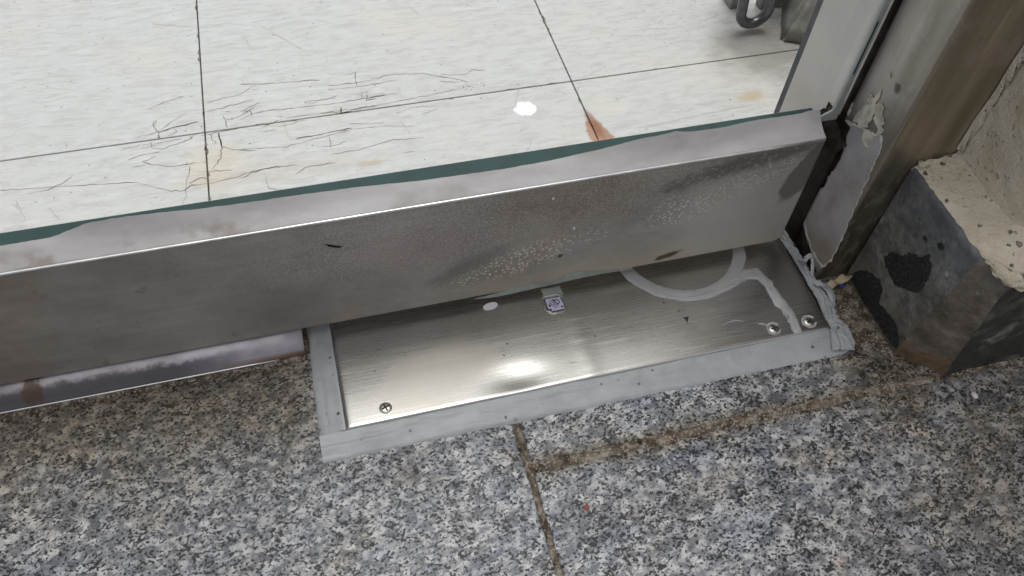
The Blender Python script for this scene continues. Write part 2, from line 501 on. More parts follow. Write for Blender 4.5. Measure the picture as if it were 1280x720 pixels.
def mat_post():
    t = MT('weathered_post_steel')
    p = t.sep()
    st = t.noise(1, 5, .6, t.map(scale=(70, 70, 5)))
    c = t.ramp(st, [(.3, (.24, .22, .185)), (.5, (.345, .32, .285)), (.7, (.46, .435, .40))])
    k = t.noise(24, 6, .65)
    c = t.mix(t.rng(k, .48, .68, 0, .6), c, (.47, .435, .425))
    c = t.mix(t.mul(t.rng(p[1], .2836, .2815), .9), c, t.mix(1., c, (1., .91, .76), 'MULTIPLY'))
    scal = t.rng(t.noise(120, 7, .75, t.map(rot=(0, R(20), 0), scale=(1, 1, .45))), .52, .58)
    zone = t.mul(t.rng(t.add(p[2], t.mul(t.math('SUBTRACT', t.noise(50, 4), .5), .07)), .125, .085), t.rng(p[1], .2835, .2815))
    c = t.mix(t.mul(zone, .55), c, (.085, .07, .055))
    c = t.mix(t.mul(scal, zone, .8), c, (.40, .36, .30))
    fl = t.rng(t.noise(210, 6, .75), .63, .68)
    c = t.mix(t.mul(fl, t.rng(p[1], .283, .285), .6), c, (.62, .58, .53))
    q = at((1100, 75), 0, .318)
    pale = t.mul(t.blob((.318, q.y, q.z), (1, .03, .05), amp=.6, nscale=40, soft=.5), t.rng(t.noise(130, 5, .7), .55, .65))
    c = t.mix(t.mul(pale, .5), c, (.48, .43, .40))
    q = at((1122, 110), 0, .318)
    c = t.mix(t.mul(t.blob((.318, q.y, q.z), (1, .003, .003), amp=.7, nscale=300, soft=.4), .8), c, (.07, .055, .04))
    q = at((1245, 42), 1, .281)
    pl = t.blob((q.x, .281, q.z), (.0014, 1, .014), (0, R(0), 0), amp=.8, nscale=130, soft=.3)
    c = t.mix(t.mul(pl, .8), c, (.5, .43, .33))
    rough = t.rng(t.noise(30, 4), .3, .7, .32, .48)
    return t.out(Base_Color=c, Roughness=rough, Metallic=.75, Normal=t.bump(t.noise(60, 5), .12, .001))

def mat_wall():
    t = MT('cream_cement')
    k = t.noise(20, 6, .6)
    c = t.ramp(k, [(.28, (.56, .46, .33)), (.5, (.72, .635, .49)), (.75, (.82, .76, .62))])
    pv = t.warp(.004, 120)
    pits = t.mul(t.rng(t.vor(150, pv), .26, .16), t.rng(t.sep(t.vor(150, pv, out='Color'))[0], .80, .84))
    pits = t.mx(pits, t.mul(t.rng(t.vor(340, pv), .3, .2), t.rng(t.sep(t.vor(340, pv, out='Color'))[0], .88, .92), .6))
    gr = t.rng(t.noise(190, 5, .7), .6, .7, 0, .5)
    c = t.mix(gr, c, (.30, .25, .18))
    c = t.mix(t.mul(pits, .85), c, (.09, .075, .055))
    c = t.mix(t.rng(t.noise(9, 5, .6), .48, .68, 0, .45), c, (.80, .76, .66))
    h = t.add(t.add(t.noise(70, 7, .7), t.mul(t.noise(330, 4, .7), .45)), t.mul(pits, -1.2))
    return t.out(Base_Color=c, Roughness=.88, Normal=t.bump(h, 1., .0045), Specular_IOR_Level=.3)

def mat_plinth():
    t = MT('worn_dark_stone')   # the chamfer and the front are told apart by the way they face
    p = t.sep()
    k = t.noise(28, 5, .6)
    c = t.ramp(k, [(.32, (.055, .054, .05)), (.48, (.12, .117, .103)), (.66, (.225, .222, .205))])
    fine = t.noise(150, 6, .7)
    c = t.mix(t.rng(fine, .42, .68, .0, .6), c, t.mix(1., c, (2., 1.95, 1.8), 'MULTIPLY'))
    c = t.mix(t.rng(fine, .5, .34, .0, .6), c, (.04, .039, .036))
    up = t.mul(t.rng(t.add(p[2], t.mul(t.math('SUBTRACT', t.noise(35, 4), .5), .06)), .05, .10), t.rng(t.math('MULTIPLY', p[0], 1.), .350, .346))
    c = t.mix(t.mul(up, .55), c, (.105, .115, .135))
    tan = t.rng(t.add(p[2], t.mul(t.math('SUBTRACT', t.noise(40, 4), .5), .05)), .045, .015)
    c = t.mix(t.mul(tan, .55, t.rng(p[1], .2, .24)), c, (.17, .15, .11))
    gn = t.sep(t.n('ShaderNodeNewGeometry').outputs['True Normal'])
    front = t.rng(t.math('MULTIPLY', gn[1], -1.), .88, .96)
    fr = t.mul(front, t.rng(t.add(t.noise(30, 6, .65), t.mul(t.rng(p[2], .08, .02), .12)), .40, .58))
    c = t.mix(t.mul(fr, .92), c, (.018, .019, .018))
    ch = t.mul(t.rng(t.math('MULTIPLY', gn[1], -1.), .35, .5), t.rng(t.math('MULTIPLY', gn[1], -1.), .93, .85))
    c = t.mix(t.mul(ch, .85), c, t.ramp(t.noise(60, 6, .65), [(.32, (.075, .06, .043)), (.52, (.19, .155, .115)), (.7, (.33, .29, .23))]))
    base = t.mul(ch, t.rng(t.add(p[2], t.mul(t.math('SUBTRACT', t.noise(60, 4), .5), .03)), .02, .012))
    c = t.mix(base, c, t.ramp(t.noise(160, 5, .7), [(.3, (.13, .085, .045)), (.6, (.22, .15, .09))]))
    wht = t.mul(t.rng(t.vor(110), .24, .17), t.rng(t.sep(t.vor(110, out='Color'))[1], .86, .9))
    c = t.mix(t.mul(wht, .8, t.rng(p[2], .06, .08)), c, (.38, .38, .37))
    scr = t.rng(t.noise(1, 4, .6, t.map(rot=(R(35), 0, 0), scale=(300, 20, 240))), .64, .7, 0, .35)
    c = t.mix(scr, c, (.26, .255, .24))
    return t.out(Base_Color=c, Roughness=t.add(t.rng(k, .3, .7, .38, .6), t.mul(fr, -.18)), Normal=t.bump(t.add(t.noise(60, 6, .65), t.mul(t.noise(400, 4, .7), .45)), .75, .003))

def mat_chip():
    t = MT('raw_black_stone')
    k = t.noise(520, 7, .78)
    c = t.ramp(k, [(.36, (.006, .006, .006)), (.52, (.022, .023, .022)), (.6, (.06, .061, .058)), (.68, (.2, .2, .19))])
    return t.out(Base_Color=c, Roughness=.55, Normal=t.bump(t.noise(450, 5, .7), 1., .003))

def mat_glass():
    t = MT('clear_glass')
    t.t.nodes.remove(t.b)
    o = t.t.nodes['Material Output']
    tr = t.n('ShaderNodeBsdfTransparent', None, Color=(.945, .96, .955, 1))
    gl = t.n('ShaderNodeBsdfGlossy', None, Roughness=.02)
    fac = t.n('ShaderNodeLayerWeight', None, Blend=.5).outputs['Facing']
    fr = t.add(t.mul(t.math('POWER', fac, 5.), .9), .03)
    mx = t.n('ShaderNodeMixShader', None, _0=fr, _1=tr.outputs[0], _2=gl.outputs[0])
    t.t.links.new(mx.outputs[0], o.inputs[0])
    return t.m

def mat_sill():
    t = MT('sill_metal')
    p = t.sep()
    k = t.noise(40, 6, .65)
    c = t.ramp(k, [(.3, (.30, .27, .29)), (.6, (.50, .47, .50))])
    low = t.rng(t.add(p[2], t.mul(t.math('SUBTRACT', t.noise(75, 8, .72), .5), .0075)), .0112, .0088)
    c = t.mix(t.mul(low, .9, t.rng(p[0], -.05, -.12)), c, (.075, .068, .075))
    q = at((37, 490), 1, .303)
    ru = t.blob((q.x, .303, .008), (.006, 1, .006), amp=.8, nscale=200, soft=.3)
    c = t.mix(t.mul(ru, .85), c, (.10, .055, .03))
    r2 = t.mul(t.rng(p[0], -.11, -.05), t.rng(p[2], .006, .003))
    c = t.mix(t.mul(r2, .9), c, (.16, .08, .035))
    sp = t.mul(t.rng(t.vor(160), .18, .12), t.rng(t.sep(t.vor(160, out='Color'))[0], .75, .8))
    c = t.mix(t.mul(sp, .9), c, (.04, .035, .03))
    return t.out(Base_Color=c, Roughness=.42, Metallic=.35, Normal=t.bump(k, .2, .0008))

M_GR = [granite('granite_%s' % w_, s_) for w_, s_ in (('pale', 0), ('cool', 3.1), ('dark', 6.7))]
M_MORTAR = mat_mortar()
M_VINYL = mat_vinyl()
M_CRACK = plain('crack_dirt', (.17, .145, .115), .9)
M_SCUFF = plain('scuff', (.38, .35, .30), .8)
M_SUBFLOOR = plain('subfloor', (.055, .045, .035), .9)
M_RAIL = mat_rail()
M_PLATE = mat_plate()
M_SEAL = mat_sealant('grey_sealant', (.35, .365, .37))
M_SEAL2 = mat_sealant('smeared_sealant', (.39, .39, .392), False, .38)
M_RSEAL = mat_rail_sealant()
M_POST = mat_post()
M_LIT_FACE = plain('lit_post_steel', (.56, .54, .51), .5, .25, 12, .08, .05)  # paler copy of the post steel, indoor light put into the colour
M_LIP_GLINT = plain('polished_edge_and_glint', (.75, .74, .72), .28, .9, 60, .15, .1)  # also on the bright tube that carries the rail's edge highlight
def mat_film():
    t = MT('torn_film')
    k = t.noise(32, 6, .65)
    c = t.ramp(k, [(.32, (.29, .255, .215)), (.45, (.39, .37, .36)), (.6, (.46, .445, .455)), (.8, (.55, .53, .54))])
    p = t.sep()
    lo = t.rng(t.add(p[2], t.mul(t.math('SUBTRACT', t.noise(45, 4), .5), .04)), .055, .02, 0, .7)
    c = t.mix(lo, c, (.25, .205, .145))
    return t.out(Base_Color=c, Roughness=t.rng(k, .3, .7, .32, .5), Metallic=.15, Normal=t.bump(t.noise(50, 5), .25, .0015))
M_FILM = mat_film()
M_FILMEDGE = plain('film_edge', (.62, .59, .53), .6, 0, 120, .15, .3)
M_PEEL = plain('peeling_paint', (.50, .46, .39), .7, 0, 160, .3, .6)
M_RESIDUE_SHADE = plain('residue_and_shade', (.022, .016, .013), .6, 0, 90, .5, .4)  # real residue colour, also used as painted shade in the gap
M_RESIDUE_SHADE.node_tree.nodes['Principled BSDF'].inputs['Specular IOR Level'].default_value = .12
M_WALL = mat_wall()
M_PLINTH = mat_plinth()
M_CHIP = mat_chip()
M_GLASS = mat_glass()
M_TEAL = plain('glass_green', (.012, .052, .048), .25, 0, 60, .15, 0)
M_PALE = plain('pale_seal', (.40, .41, .395), .45, 0, 60, .12, .1)
M_SILL = mat_sill()
M_DARK = plain('dark_rubber', (.07, .078, .088), .55, 0, 60, .3, .2)
M_SCREW = plain('screw_steel', (.55, .52, .47), .3, .95, 200, .15, .1)
M_BLACK = plain('black_mark', (.012, .012, .012), .6)
M_WHITE = plain('white_sticker', (.74, .73, .76), .5, 0, 100, .06, 0)
M_LILAC = plain('lilac_label', (.60, .58, .74), .4, 0, 100, .08, 0)
M_INK = plain('label_ink', (.03, .025, .06), .5)
M_TAPE = plain('clear_tape', (.37, .41, .36), .3, .2, 120, .15, .2)
M_STEEL = plain('grey_steel', (.13, .13, .14), .3, .9, 120, .2, .1)
M_STAND = plain('stand_paint', (.22, .225, .21), .6, .1, 60, .25, .3)
M_LUMP = plain('old_cement', (.24, .235, .215), .85, 0, 70, .3, .8)
M_PAPER = plain('dry_leaf', (.50, .40, .27), .75, 0, 140, .3, .4)
M_BLUE = plain('blue_scrap', (.03, .045, .22), .5)
M_RED = plain('red_leaf', (.25, .055, .03), .7)
M_PEB = plain('white_pebble', (.68, .64, .6), .6)
M_FAR = plain('far_ground', (.22, .215, .205), .85, 0, 3, .2, .1)

# ------------------------------------------------------------------ ground, paving
box('ground', -60, 60, -60, 60, -.2, -.045, M_FAR)['kind'] = 'structure'
pave = box('pavement', -1.8, 2.2, -1.6, .345, -.04, -.0024, M_MORTAR)
pave['kind'] = 'structure'
def slab(x0, x1, y0, y1, mi):
    def wob(bm):
        es = [e for e in bm.edges if abs(e.verts[0].co.z-e.verts[1].co.z) < 1e-4]
    bm = bmesh.new()
    add_box(bm, x0, x1, y0, y1, -.03, 0, .0012, 2)
    if x0 < .5 and x1 > -.3 and y1 > .0:
        n = 40
        bmesh.ops.subdivide_edges(bm, edges=[e for e in bm.edges if e.calc_length() > .05], cuts=n, use_grid_fill=True)
        for v in bm.verts:
            p = v.co.copy()
            k = .0011
            e = min(abs(p.x-x0), abs(p.x-x1), abs(p.y-y0), abs(p.y-y1))
            if e < .003:
                v.co.x += k*nz((p.x*70, p.y*70, 3))*(1 if min(abs(p.x-x0), abs(p.x-x1)) < .003 else 0)
                v.co.y += k*nz((p.x*70, p.y*70, 8))*(1 if min(abs(p.y-y0), abs(p.y-y1)) < .003 else 0)
                v.co.z -= .0009*max(0, nz((p.x*110, p.y*110, 1)))
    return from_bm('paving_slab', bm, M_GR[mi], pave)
slab(-.52, .0790, -.30, .2966, 0)
slab(.0838, .69, .1930, .34, 1)
slab(.0828, .69, -.22, .1876, 2)
slab(-1.125, -.526, -.30, .2966, 2)
slab(.697, 1.3, .1935, .34, 0)
slab(.697, 1.3, -.22, .1868, 1)
slab(-.52, .0785, -.906, -.306, 1)
slab(.0855, .69, -.832, -.2265, 0)
slab(-1.125, -.526, -.906, -.306, 0)
slab(.697, 1.3, -.832, -.2265, 2)
# mortar squeezed up in the joints
def mortar_strip(x0, x1, y0, y1, amp, base=.0005, name='mortar_joint'):
    L = max(x1-x0, y1-y0)
    along_x = (x1-x0) > (y1-y0)
    nu = int(L/.002)
    def fn(u, v):
        a = u if along_x else v
        x = x0+(x1-x0)*(u if along_x else v)
        y = y0+(y1-y0)*(v if along_x else u)
        c = abs(v-.5)*2
        z = base-.0036*c**1.6+amp*1.5*nz((x*55, y*55, 2))+amp*nz((x*160, y*160, 2))+.0004*nz((x*420, y*420, 0))
        return (x, y, z)
    return grid(name, fn, nu, 14, M_MORTAR, pave)
mortar_strip(.0812, .62, .1830, .1985, .0012, .0004)
mortar_strip(.0765, .0858, -.2, .2230, .0007, -.0002)
mortar_strip(-.5, -.03, .2955, .303, .0008, .0010)

# damp brown dirt packed between sealant and plinth
def dirt_fn(u, v):
    a = Vector((.300, .286, 0)).lerp(Vector((.321, .200, 0)), v)
    b = Vector((.347, .286, 0)).lerp(Vector((.352, .196, 0)), v)
    p = a.lerp(b, u)
    edge = min(u, v, 1-v)*5
    z = .0016*min(1, edge)+.0012*nz((p.x*120, p.y*120, 4))+.0006*nz((p.x*420, p.y*420, 4))-.0009-(.0028*max(0, v-.72)*3.2)
    return (p.x, p.y, z)
tag(grid('dirt', dirt_fn, 40, 60, M_MORTAR), 'brown damp dirt packed between the grey sealant and the dark plinth', None, None, 'stuff')

# ------------------------------------------------------------------ interior floor of vinyl tiles
floor = box('floor', -1.9, 2.0, .3425, 2.8, -.04, -.0016, M_SUBFLOOR)
floor['kind'] = 'structure'
T = .302
xs = [-.092+T*i for i in range(-5, 7)]
ys = [.3425, .5225]+[.5225+T*i for i in range(1, 7)]
g = .00055
near = {}
for j in range(len(ys)-1):
    for i in range(len(xs)-1):
        near[(i, j)] = box('floor_tile', xs[i]+g, xs[i+1]-g, ys[j]+g, ys[j+1]-g, -.003, 0, M_VINYL, floor, .00035, 1)

def crack_mesh(lines, wmm, seed):
    vs, fs = [], []
    for li, ln in enumerate(lines):
        pts = dense([at(p, 2, .0) for p in ln], .0016)
        L = len(pts)
        for i, p in enumerate(pts):
            t = (pts[min(i+1, L-1)]-pts[max(i-1, 0)]).normalized()
            s = Vector((-t.y, t.x, 0))
            off = s*(.0012*nz((p.x*260+seed, p.y*260, li*3.1))+.0006*nz((p.x*800, p.y*800, li)))
            wv = wmm*.0005*(.75+.9*nz((p.x*140, p.y*140, li*1.7)))*(.25 if i in (0, L-1) else 1)
            wv = max(wv, .00008)
            vs.append((p.x+off.x+s.x*wv, p.y+off.y+s.y*wv, .00012))
            vs.append((p.x+off.x-s.x*wv, p.y+off.y-s.y*wv, .00012))
            if i:
                k = len(vs)
                fs.append((k-4, k-3, k-1, k-2))
    return vs, fs
CR = [[(185,137),(200,130),(230,120)], [(170,172),(195,166),(215,152),(232,142)], [(196,150),(192,158),(198,166),(199,174)],
 [(198,166),(215,160),(248,152)], [(187,177),(190,185),(205,186),(235,175),(245,168)], [(178,202),(190,206),(215,208),(245,204)], [(178,202),(195,196)],
 [(34,243),(60,238),(80,228),(90,220)], [(0,238),(50,235),(110,231),(170,228),(185,232),(215,239),(230,238),(240,232),(270,228),(300,220),(320,212)],
 [(237,208),(236,222),(232,232),(233,245),(228,255)], [(262,168),(270,180)], [(273,166),(277,182),(276,198),(265,212)], [(277,182),(290,187),(320,188)],
 [(280,144),(284,160)], [(255,215),(290,213)], [(300,106),(340,104),(400,100)], [(410,107),(450,103),(490,93),(530,92),(560,97),(585,103)],
 [(410,112),(450,108),(495,100)], [(300,150),(315,142),(330,139),(370,135),(420,129),(470,121),(500,115),(497,108)],
 [(355,148),(400,142),(425,138),(470,132),(530,120),(570,112)], [(426,134),(425,142)], [(300,187),(360,183),(400,172),(440,162),(470,158)],
 [(415,193),(450,187),(490,175),(530,172)], [(300,223),(320,213),(345,209),(370,206)], [(370,218),(380,210),(400,206),(420,203)], [(300,140),(325,128)],
 [(250,170),(300,160)], [(210,170),(222,165),(215,158)], [(258,128),(300,118),(320,106)], [(256,140),(290,132),(318,124)],
 [(160,200),(175,194),(200,190)], [(236,230),(250,222),(262,224)], [(282,150),(300,146),(318,134)], [(150,188),(178,180)], [(330,165),(345,162)]]
CRBOLD = [[(273,166),(277,182)], [(198,166),(215,160),(248,152)], [(426,134),(425,142),(440,138),(470,132)], [(400,142),(425,139)], [(462,122),(482,118)], [(370,174),(400,168),(440,160)], [(199,168),(199,174)], [(315,216),(335,210),(350,208)]]
SCR = [[(327,33),(352,47),(378,62)], [(303,45),(318,65)], [(508,5),(525,20)], [(407,65),(409,78)], [(649,110),(644,132)], [(724,98),(726,105),(722,115)],
 [(800,160),(860,147),(940,131)], [(870,30),(890,22),(915,12)], [(20,250),(32,275)], [(15,255),(25,262)], [(500,150),(512,168)], [(60,260),(75,275)], [(350,145),(362,172)], [(190,30),(240,34)], [(330,215),(336,235),(360,240)], [(660,190),(665,175)]]
rc = random.Random(5)
for _ in range(26):
    px_, py_ = rc.uniform(165, 560), 0
    py_ = 166-(px_-258)*.148+rc.gauss(0, 26)
    if py_ > 236-(px_-300)*.16: continue
    ln, q_ = [], [px_, py_]
    for k_ in range(rc.randint(2, 5)):
        ln.append(tuple(q_))
        q_ = [q_[0]+rc.uniform(7, 18), q_[1]-rc.uniform(-1.5, 5.5)] if rc.random() < .82 else [q_[0]+rc.uniform(-3, 4), q_[1]+rc.uniform(4, 9)]
    if len(ln) > 1: (CR if rc.random() < .6 else SCR).append(ln)
def cracks(name, lines, wmm, mat, seed):
    vs, fs = crack_mesh(lines, wmm, seed)
    me = bpy.data.meshes.new(name)
    me.from_pydata(vs, [], fs)
    o = link(name, me, mat, floor)
    o['kind'] = 'stuff'
    return o
JT = []
def pix(x, y):
    d = Vector((x, y, 0))-CAM
    return (640+FPX*d.dot(RT)/d.dot(FWD), 360-FPX*d.dot(UP)/d.dot(FWD))
for xj in (xs[5], xs[6]):
    for _ in range(16):
        yj = rc.uniform(.35, .74); xo = xj+rc.choice((-1, 1))*rc.uniform(.0002, .0009)
        JT.append([pix(xo, yj), pix(xo+rc.uniform(-.0003, .0003), yj+rc.uniform(.003, .012))])
for _ in range(14):
    xj = rc.uniform(-.25, .3); yo = .5225+rc.uniform(-.0006, .0006)
    JT.append([pix(xj, yo), pix(xj+rc.uniform(.003, .014), yo)])
cracks('crack', JT, 1.5, M_CRACK, 6)
cracks('crack', CR, .62, M_CRACK, 1)
cracks('crack', CRBOLD, 1.25, M_CRACK, 4)
cracks('scratch', SCR, .75, M_SCUFF, 9)

# ------------------------------------------------------------------ threshold strip under the door, left of the floor spring
prof = [(.2995, -.002), (.2994, .0022), (.2998, .0030), (.3006, .0036), (.3022, .0062), (.3050, .0092), (.309, .0112), (.315, .0122), (.330, .0124), (.3424, .0124), (.3424, -.002)]
bm = bmesh.new()
rows = []
NX = 60
for i in range(NX+1):
    x = -1.2+(1.2-.0385)*i/NX
    rows.append([bm.verts.new((x, y+.0004*nz((x*30, y*90, 1)), z+.0004*nz((x*25, 3, y*90)))) for y, z in prof])
for a, b in zip(rows, rows[1:]):
    for j in range(len(prof)-1):
        bm.faces.new((a[j], b[j], b[j+1], a[j+1]))
bm.faces.new(rows[0]); bm.faces.new(rows[-1])
sill = from_bm('threshold', bm, M_SILL, None, True)
tube('edge_lip', [Vector((-1.19+(1.19-.055)*i/60, .2992, .0016+.0003*nz((i*.4, 2, 2)))) for i in range(61)], .0007, M_LIP_GLINT, sill, 8)
tag(sill, 'rounded stained metal threshold strip under the left part of the door rail', 'threshold')

# ------------------------------------------------------------------ floor spring cover
cov = empty('floor_spring_cover', (.143, .28, 0), 'brushed steel cover plate of a floor spring set in grey sealant under the door', 'cover plate')
PX0, PX1, PY0, PY1, PZ = -.0203, .3062, .2388, .3424, .0042
bm = bmesh.new()
def plate_z(x, y):
    z = PZ
    d1 = ((x-.090)/.017)**2+((y-.2500)/.009)**2
    z -= .0010*math.exp(-d1)
    z += .00012*nz((x*9, y*14, 1))
    z += .00032*math.exp(-((x-.1375)/.0065)**2)*(.6+.4*nz((x*40, y*160, 2)))*min(1, max(0, (.305-y)/.012))
    return z
nu, nv = 150, 56
gv = []
for i in range(nu+1):
    x = PX0+(PX1-PX0)*i/nu
    gv.append([bm.verts.new((x, PY0+(PY1-PY0)*j/nv, plate_z(x, PY0+(PY1-PY0)*j/nv)-(.0004 if i in (0, nu) or j in (0, nv) else 0))) for j in range(nv+1)])
for i in range(nu):
    for j in range(nv):
        bm.faces.new((gv[i][j], gv[i+1][j], gv[i+1][j+1], gv[i][j+1]))
rim = [gv[i][0] for i in range(nu+1)]+[gv[nu][j] for j in range(1, nv+1)]+[gv[i][nv] for i in range(nu-1, -1, -1)]+[gv[0][j] for j in range(nv-1, 0, -1)]
lo = [bm.verts.new((v.co.x, v.co.y, .0006)) for v in rim]
for i in range(len(rim)):
    k = (i+1) % len(rim)
    bm.faces.new((rim[i], lo[i], lo[k], rim[k]))
from_bm('plate', bm, M_PLATE, cov, True)

def seal_strip(name, fn, nu, nv): return grid(name, fn, nu, nv, M_SEAL, cov)
SPROF = [(0, -.0004), (.02, .0005), (.07, .0009), (.2, .0015), (.5, .0024), (.8, .0032), (.96, .0037), (1.0, .0034)]
def sprof(v):
    for (a, za), (b, zb) in zip(SPROF, SPROF[1:]):
        if v <= b: return za+(zb-za)*(v-a)/(b-a)
    return SPROF[-1][1]
def front_strip(u, v):
    x = -.0368+(.3185+.0368)*u
    yo = .2222-.0028*u+.0007*nz((x*60, 1, 1))+.0004*nz((x*230, 4, 1))
    if u > .93: yo += .0018*nz((x*150, 9, 2))+.006*((u-.93)/.07)**4
    yi = PY0+.0002+.0010*u+.0004*nz((x*45, 3, 6))
    y = yo+(yi-yo)*v
    z = sprof(v)+.0006*nz((x*28, v*3, 2))+.0004*nz((x*110, v*7, 5))+.00012*nz((x*14, v*16, 8))
    # a second pass of sealant left a shallow ridge lengthwise
    z -= .0003*math.exp(-((v-.62-.08*nz((x*9, 0, 0)))/.05)**2)
    return (x, y, z)
seal_strip('sealant_strip', front_strip, 220, 16)
def left_strip(u, v):
    y = .2392+(.3200-.2392)*u
    xo = -.0368+.0012*u+.0006*nz((1, y*70, 1))
    x = xo+(PX0-.0002-xo)*v
    z = sprof(v)+.0003+.0003*nz((v*3, y*30, 2))+.0002*nz((v*6, y*170, 5))
    z -= .0003*math.exp(-((v-.35)/.05)**2)
    return (x, y, z)
seal_strip('sealant_strip', left_strip, 70, 14)

# ragged sealant piled against the post on the right
zt = .003
def poly_at(l, u):
    k = u*(len(l)-1); i = min(len(l)-2, int(k))
    return l[i].lerp(l[i+1], k-i)
RA = [at(p, 2, zt) for p in [(973, 297), (987, 318), (1001, 341), (1014, 363), (1025, 385), (1032, 402), (1037, 416), (1040, 438)]]
RB_ = [at(p, 2, zt) for p in [(981, 292), (998, 312), (1012, 332), (1024, 352), (1042, 376), (1052, 396), (1063, 420), (1070, 437)]]
def ragged(u, v):
    a = poly_at(RA, u)+Vector((.0008*nz((u*9, 1, 3))+.0006*nz((u*40, 2, 2)), 0, 0))
    b = poly_at(RB_, u)+Vector((.0022*nz((u*11, 7, 3))+.0022*nz((u*31, 7, 9))+.0010*nz((u*80, 7, 9)), .0012*nz((u*50, 3, 9)), 0))
    p = a.lerp(b, v)
    hump = math.sin(math.pi*v)**.5
    fold = abs(nz((v*2.4+1.4*nz((u*5, 1, 1)), u*4, 4)))+.6*abs(nz((v*5, u*12, 6)))
    z = .0012+hump*(.0018+.0058*fold*(1-.6*u))
    if v == 0: z = PZ-.0004
    if v == 1: z = -.0004
    return (p.x, p.y, z)
seal_strip('sealant_strip', ragged, 170, 30)
def shred(pts, w0, seed, mat=None):
    """torn lip of cured sealant curling off the strip"""
    P_ = smooth_path([at(p, 2, z) for p, z in pts], 2)
    L = len(P_)
    vs, fs = [], []
    for i, p in enumerate(P_):
        t = (P_[min(i+1, L-1)]-P_[max(i-1, 0)]).normalized()
        sd_ = Vector((t.y, -t.x, .6*nz((i*.3+seed, 1, 1)))).normalized()
        w_ = w0*(.2+.8*math.sin(math.pi*min(1, (i+.6)/L))**.6)*(1+.7*nz((i*.5+seed, 5, 1)))
        vs += [p-sd_*w_*.5, p+Vector((0, 0, .0006)), p+sd_*w_*.5]
        if i:
            k = len(vs)-6
            fs += [(k, k+1, k+4, k+3), (k+1, k+2, k+5, k+4)]
    bm = bmesh.new()
    me = bpy.data.meshes.new('t'); me.from_pydata([tuple(v) for v in vs], [], fs); bm.from_mesh(me); bpy.data.meshes.remove(me)
    bmesh.ops.solidify(bm, geom=bm.faces[:], thickness=.0003)
    return from_bm('sealant_shred', bm, mat or M_SEAL2, cov)
shred([((997, 322), .006), ((1004, 326), .009), ((1011, 320), .012), ((1016, 317), .012), ((1016, 330), .008), ((1015, 346), .005)], .0034, 3)
shred([((1018, 352), .006), ((1030, 356), .007), ((1038, 364), .005), ((1042, 378), .003)], .0055, 14, M_SEAL)

# ring of sealant round the spindle cap, and the smear running from it
def circ(a, b, c):
    ax, ay, bx, by, cx, cyy = a.x, a.y, b.x, b.y, c.x, c.y
    d = 2*(ax*(by-cyy)+bx*(cyy-ay)+cx*(ay-by))
    ux = ((ax*ax+ay*ay)*(by-cyy)+(bx*bx+by*by)*(cyy-ay)+(cx*cx+cyy*cyy)*(ay-by))/d
    uy = ((ax*ax+ay*ay)*(cx-bx)+(bx*bx+by*by)*(ax-cx)+(cx*cx+cyy*cyy)*(bx-ax))/d
    return ux, uy, math.hypot(ax-ux, ay-uy)
o1 = circ(*[at(p, 2, PZ) for p in ((779, 345), (857, 377), (932, 320))])
i1 = circ(*[at(p, 2, PZ) for p in ((797, 340), (852, 362), (915, 320))])
ringc, ro, ri = ((o1[0]+i1[0])/2, (o1[1]+i1[1])/2), o1[2], i1[2]
def ring_fn(u, v):
    a = math.pi*(1.0+1.0*u)+(-.35+.7*u)
    wv = nz((math.cos(a)*3, math.sin(a)*3, 1))*.0016+.0007*nz((a*14, 2, 1))
    r = i1[2]+(o1[2]+wv-i1[2])*v
    c = (i1[0]+(o1[0]-i1[0])*v, i1[1]+(o1[1]-i1[1])*v)
    h = .0010*math.sin(math.pi*min(1, max(0, v)))**.45+.0001-.0002*(v in (0, 1))
    return (c[0]+r*math.cos(a), c[1]+r*math.sin(a), PZ-.0003+h+.0002*nz((a*9, v*5, 1)))
grid('sealant_ring', ring_fn, 90, 12, M_SEAL2, cov)
def cap_fn(u, v):
    a = 2*math.pi*u
    r = (i1[2]+.0004)*v
    return (i1[0]+r*math.cos(a), i1[1]+r*math.sin(a), PZ+.0004)
sm = [(905, 356), (922, 347), (938, 341), (952, 346), (960, 356), (966, 366), (977, 380), (988, 395), (995, 410), (997, 418)]
bead('sealant_smear', [at(p, 2, PZ-.0002) for p in sm], [.003, .0076, .0088, .0086, .008, .0076, .0084, .0074, .0064, .0066], .0010, (0, 0, 1), M_SEAL2, cov, lump=.85, seed=22)
bead('sealant_smear', [at(p, 2, PZ-.0002) for p in [(832, 372), (862, 376), (893, 367), (915, 358), (928, 351)]], [.002, .004, .0045, .0035, .001], .0013, (0, 0, 1), M_SEAL2, cov, lump=.5, seed=29)
bead('sealant_smear', [at(p, 2, PZ-.0002) for p in [(903, 407), (917, 400), (930, 402)]], [.0006, .0012, .0006], .0005, (0, 0, 1), M_SEAL, cov, lump=.6, seed=31)
bead('sealant_smear', [at(p, 2, PZ-.0002) for p in [(943, 404), (955, 405), (963, 409)]], [.0008, .0018, .002], .0007, (0, 0, 1), M_SEAL, cov, lump=.6, seed=33)

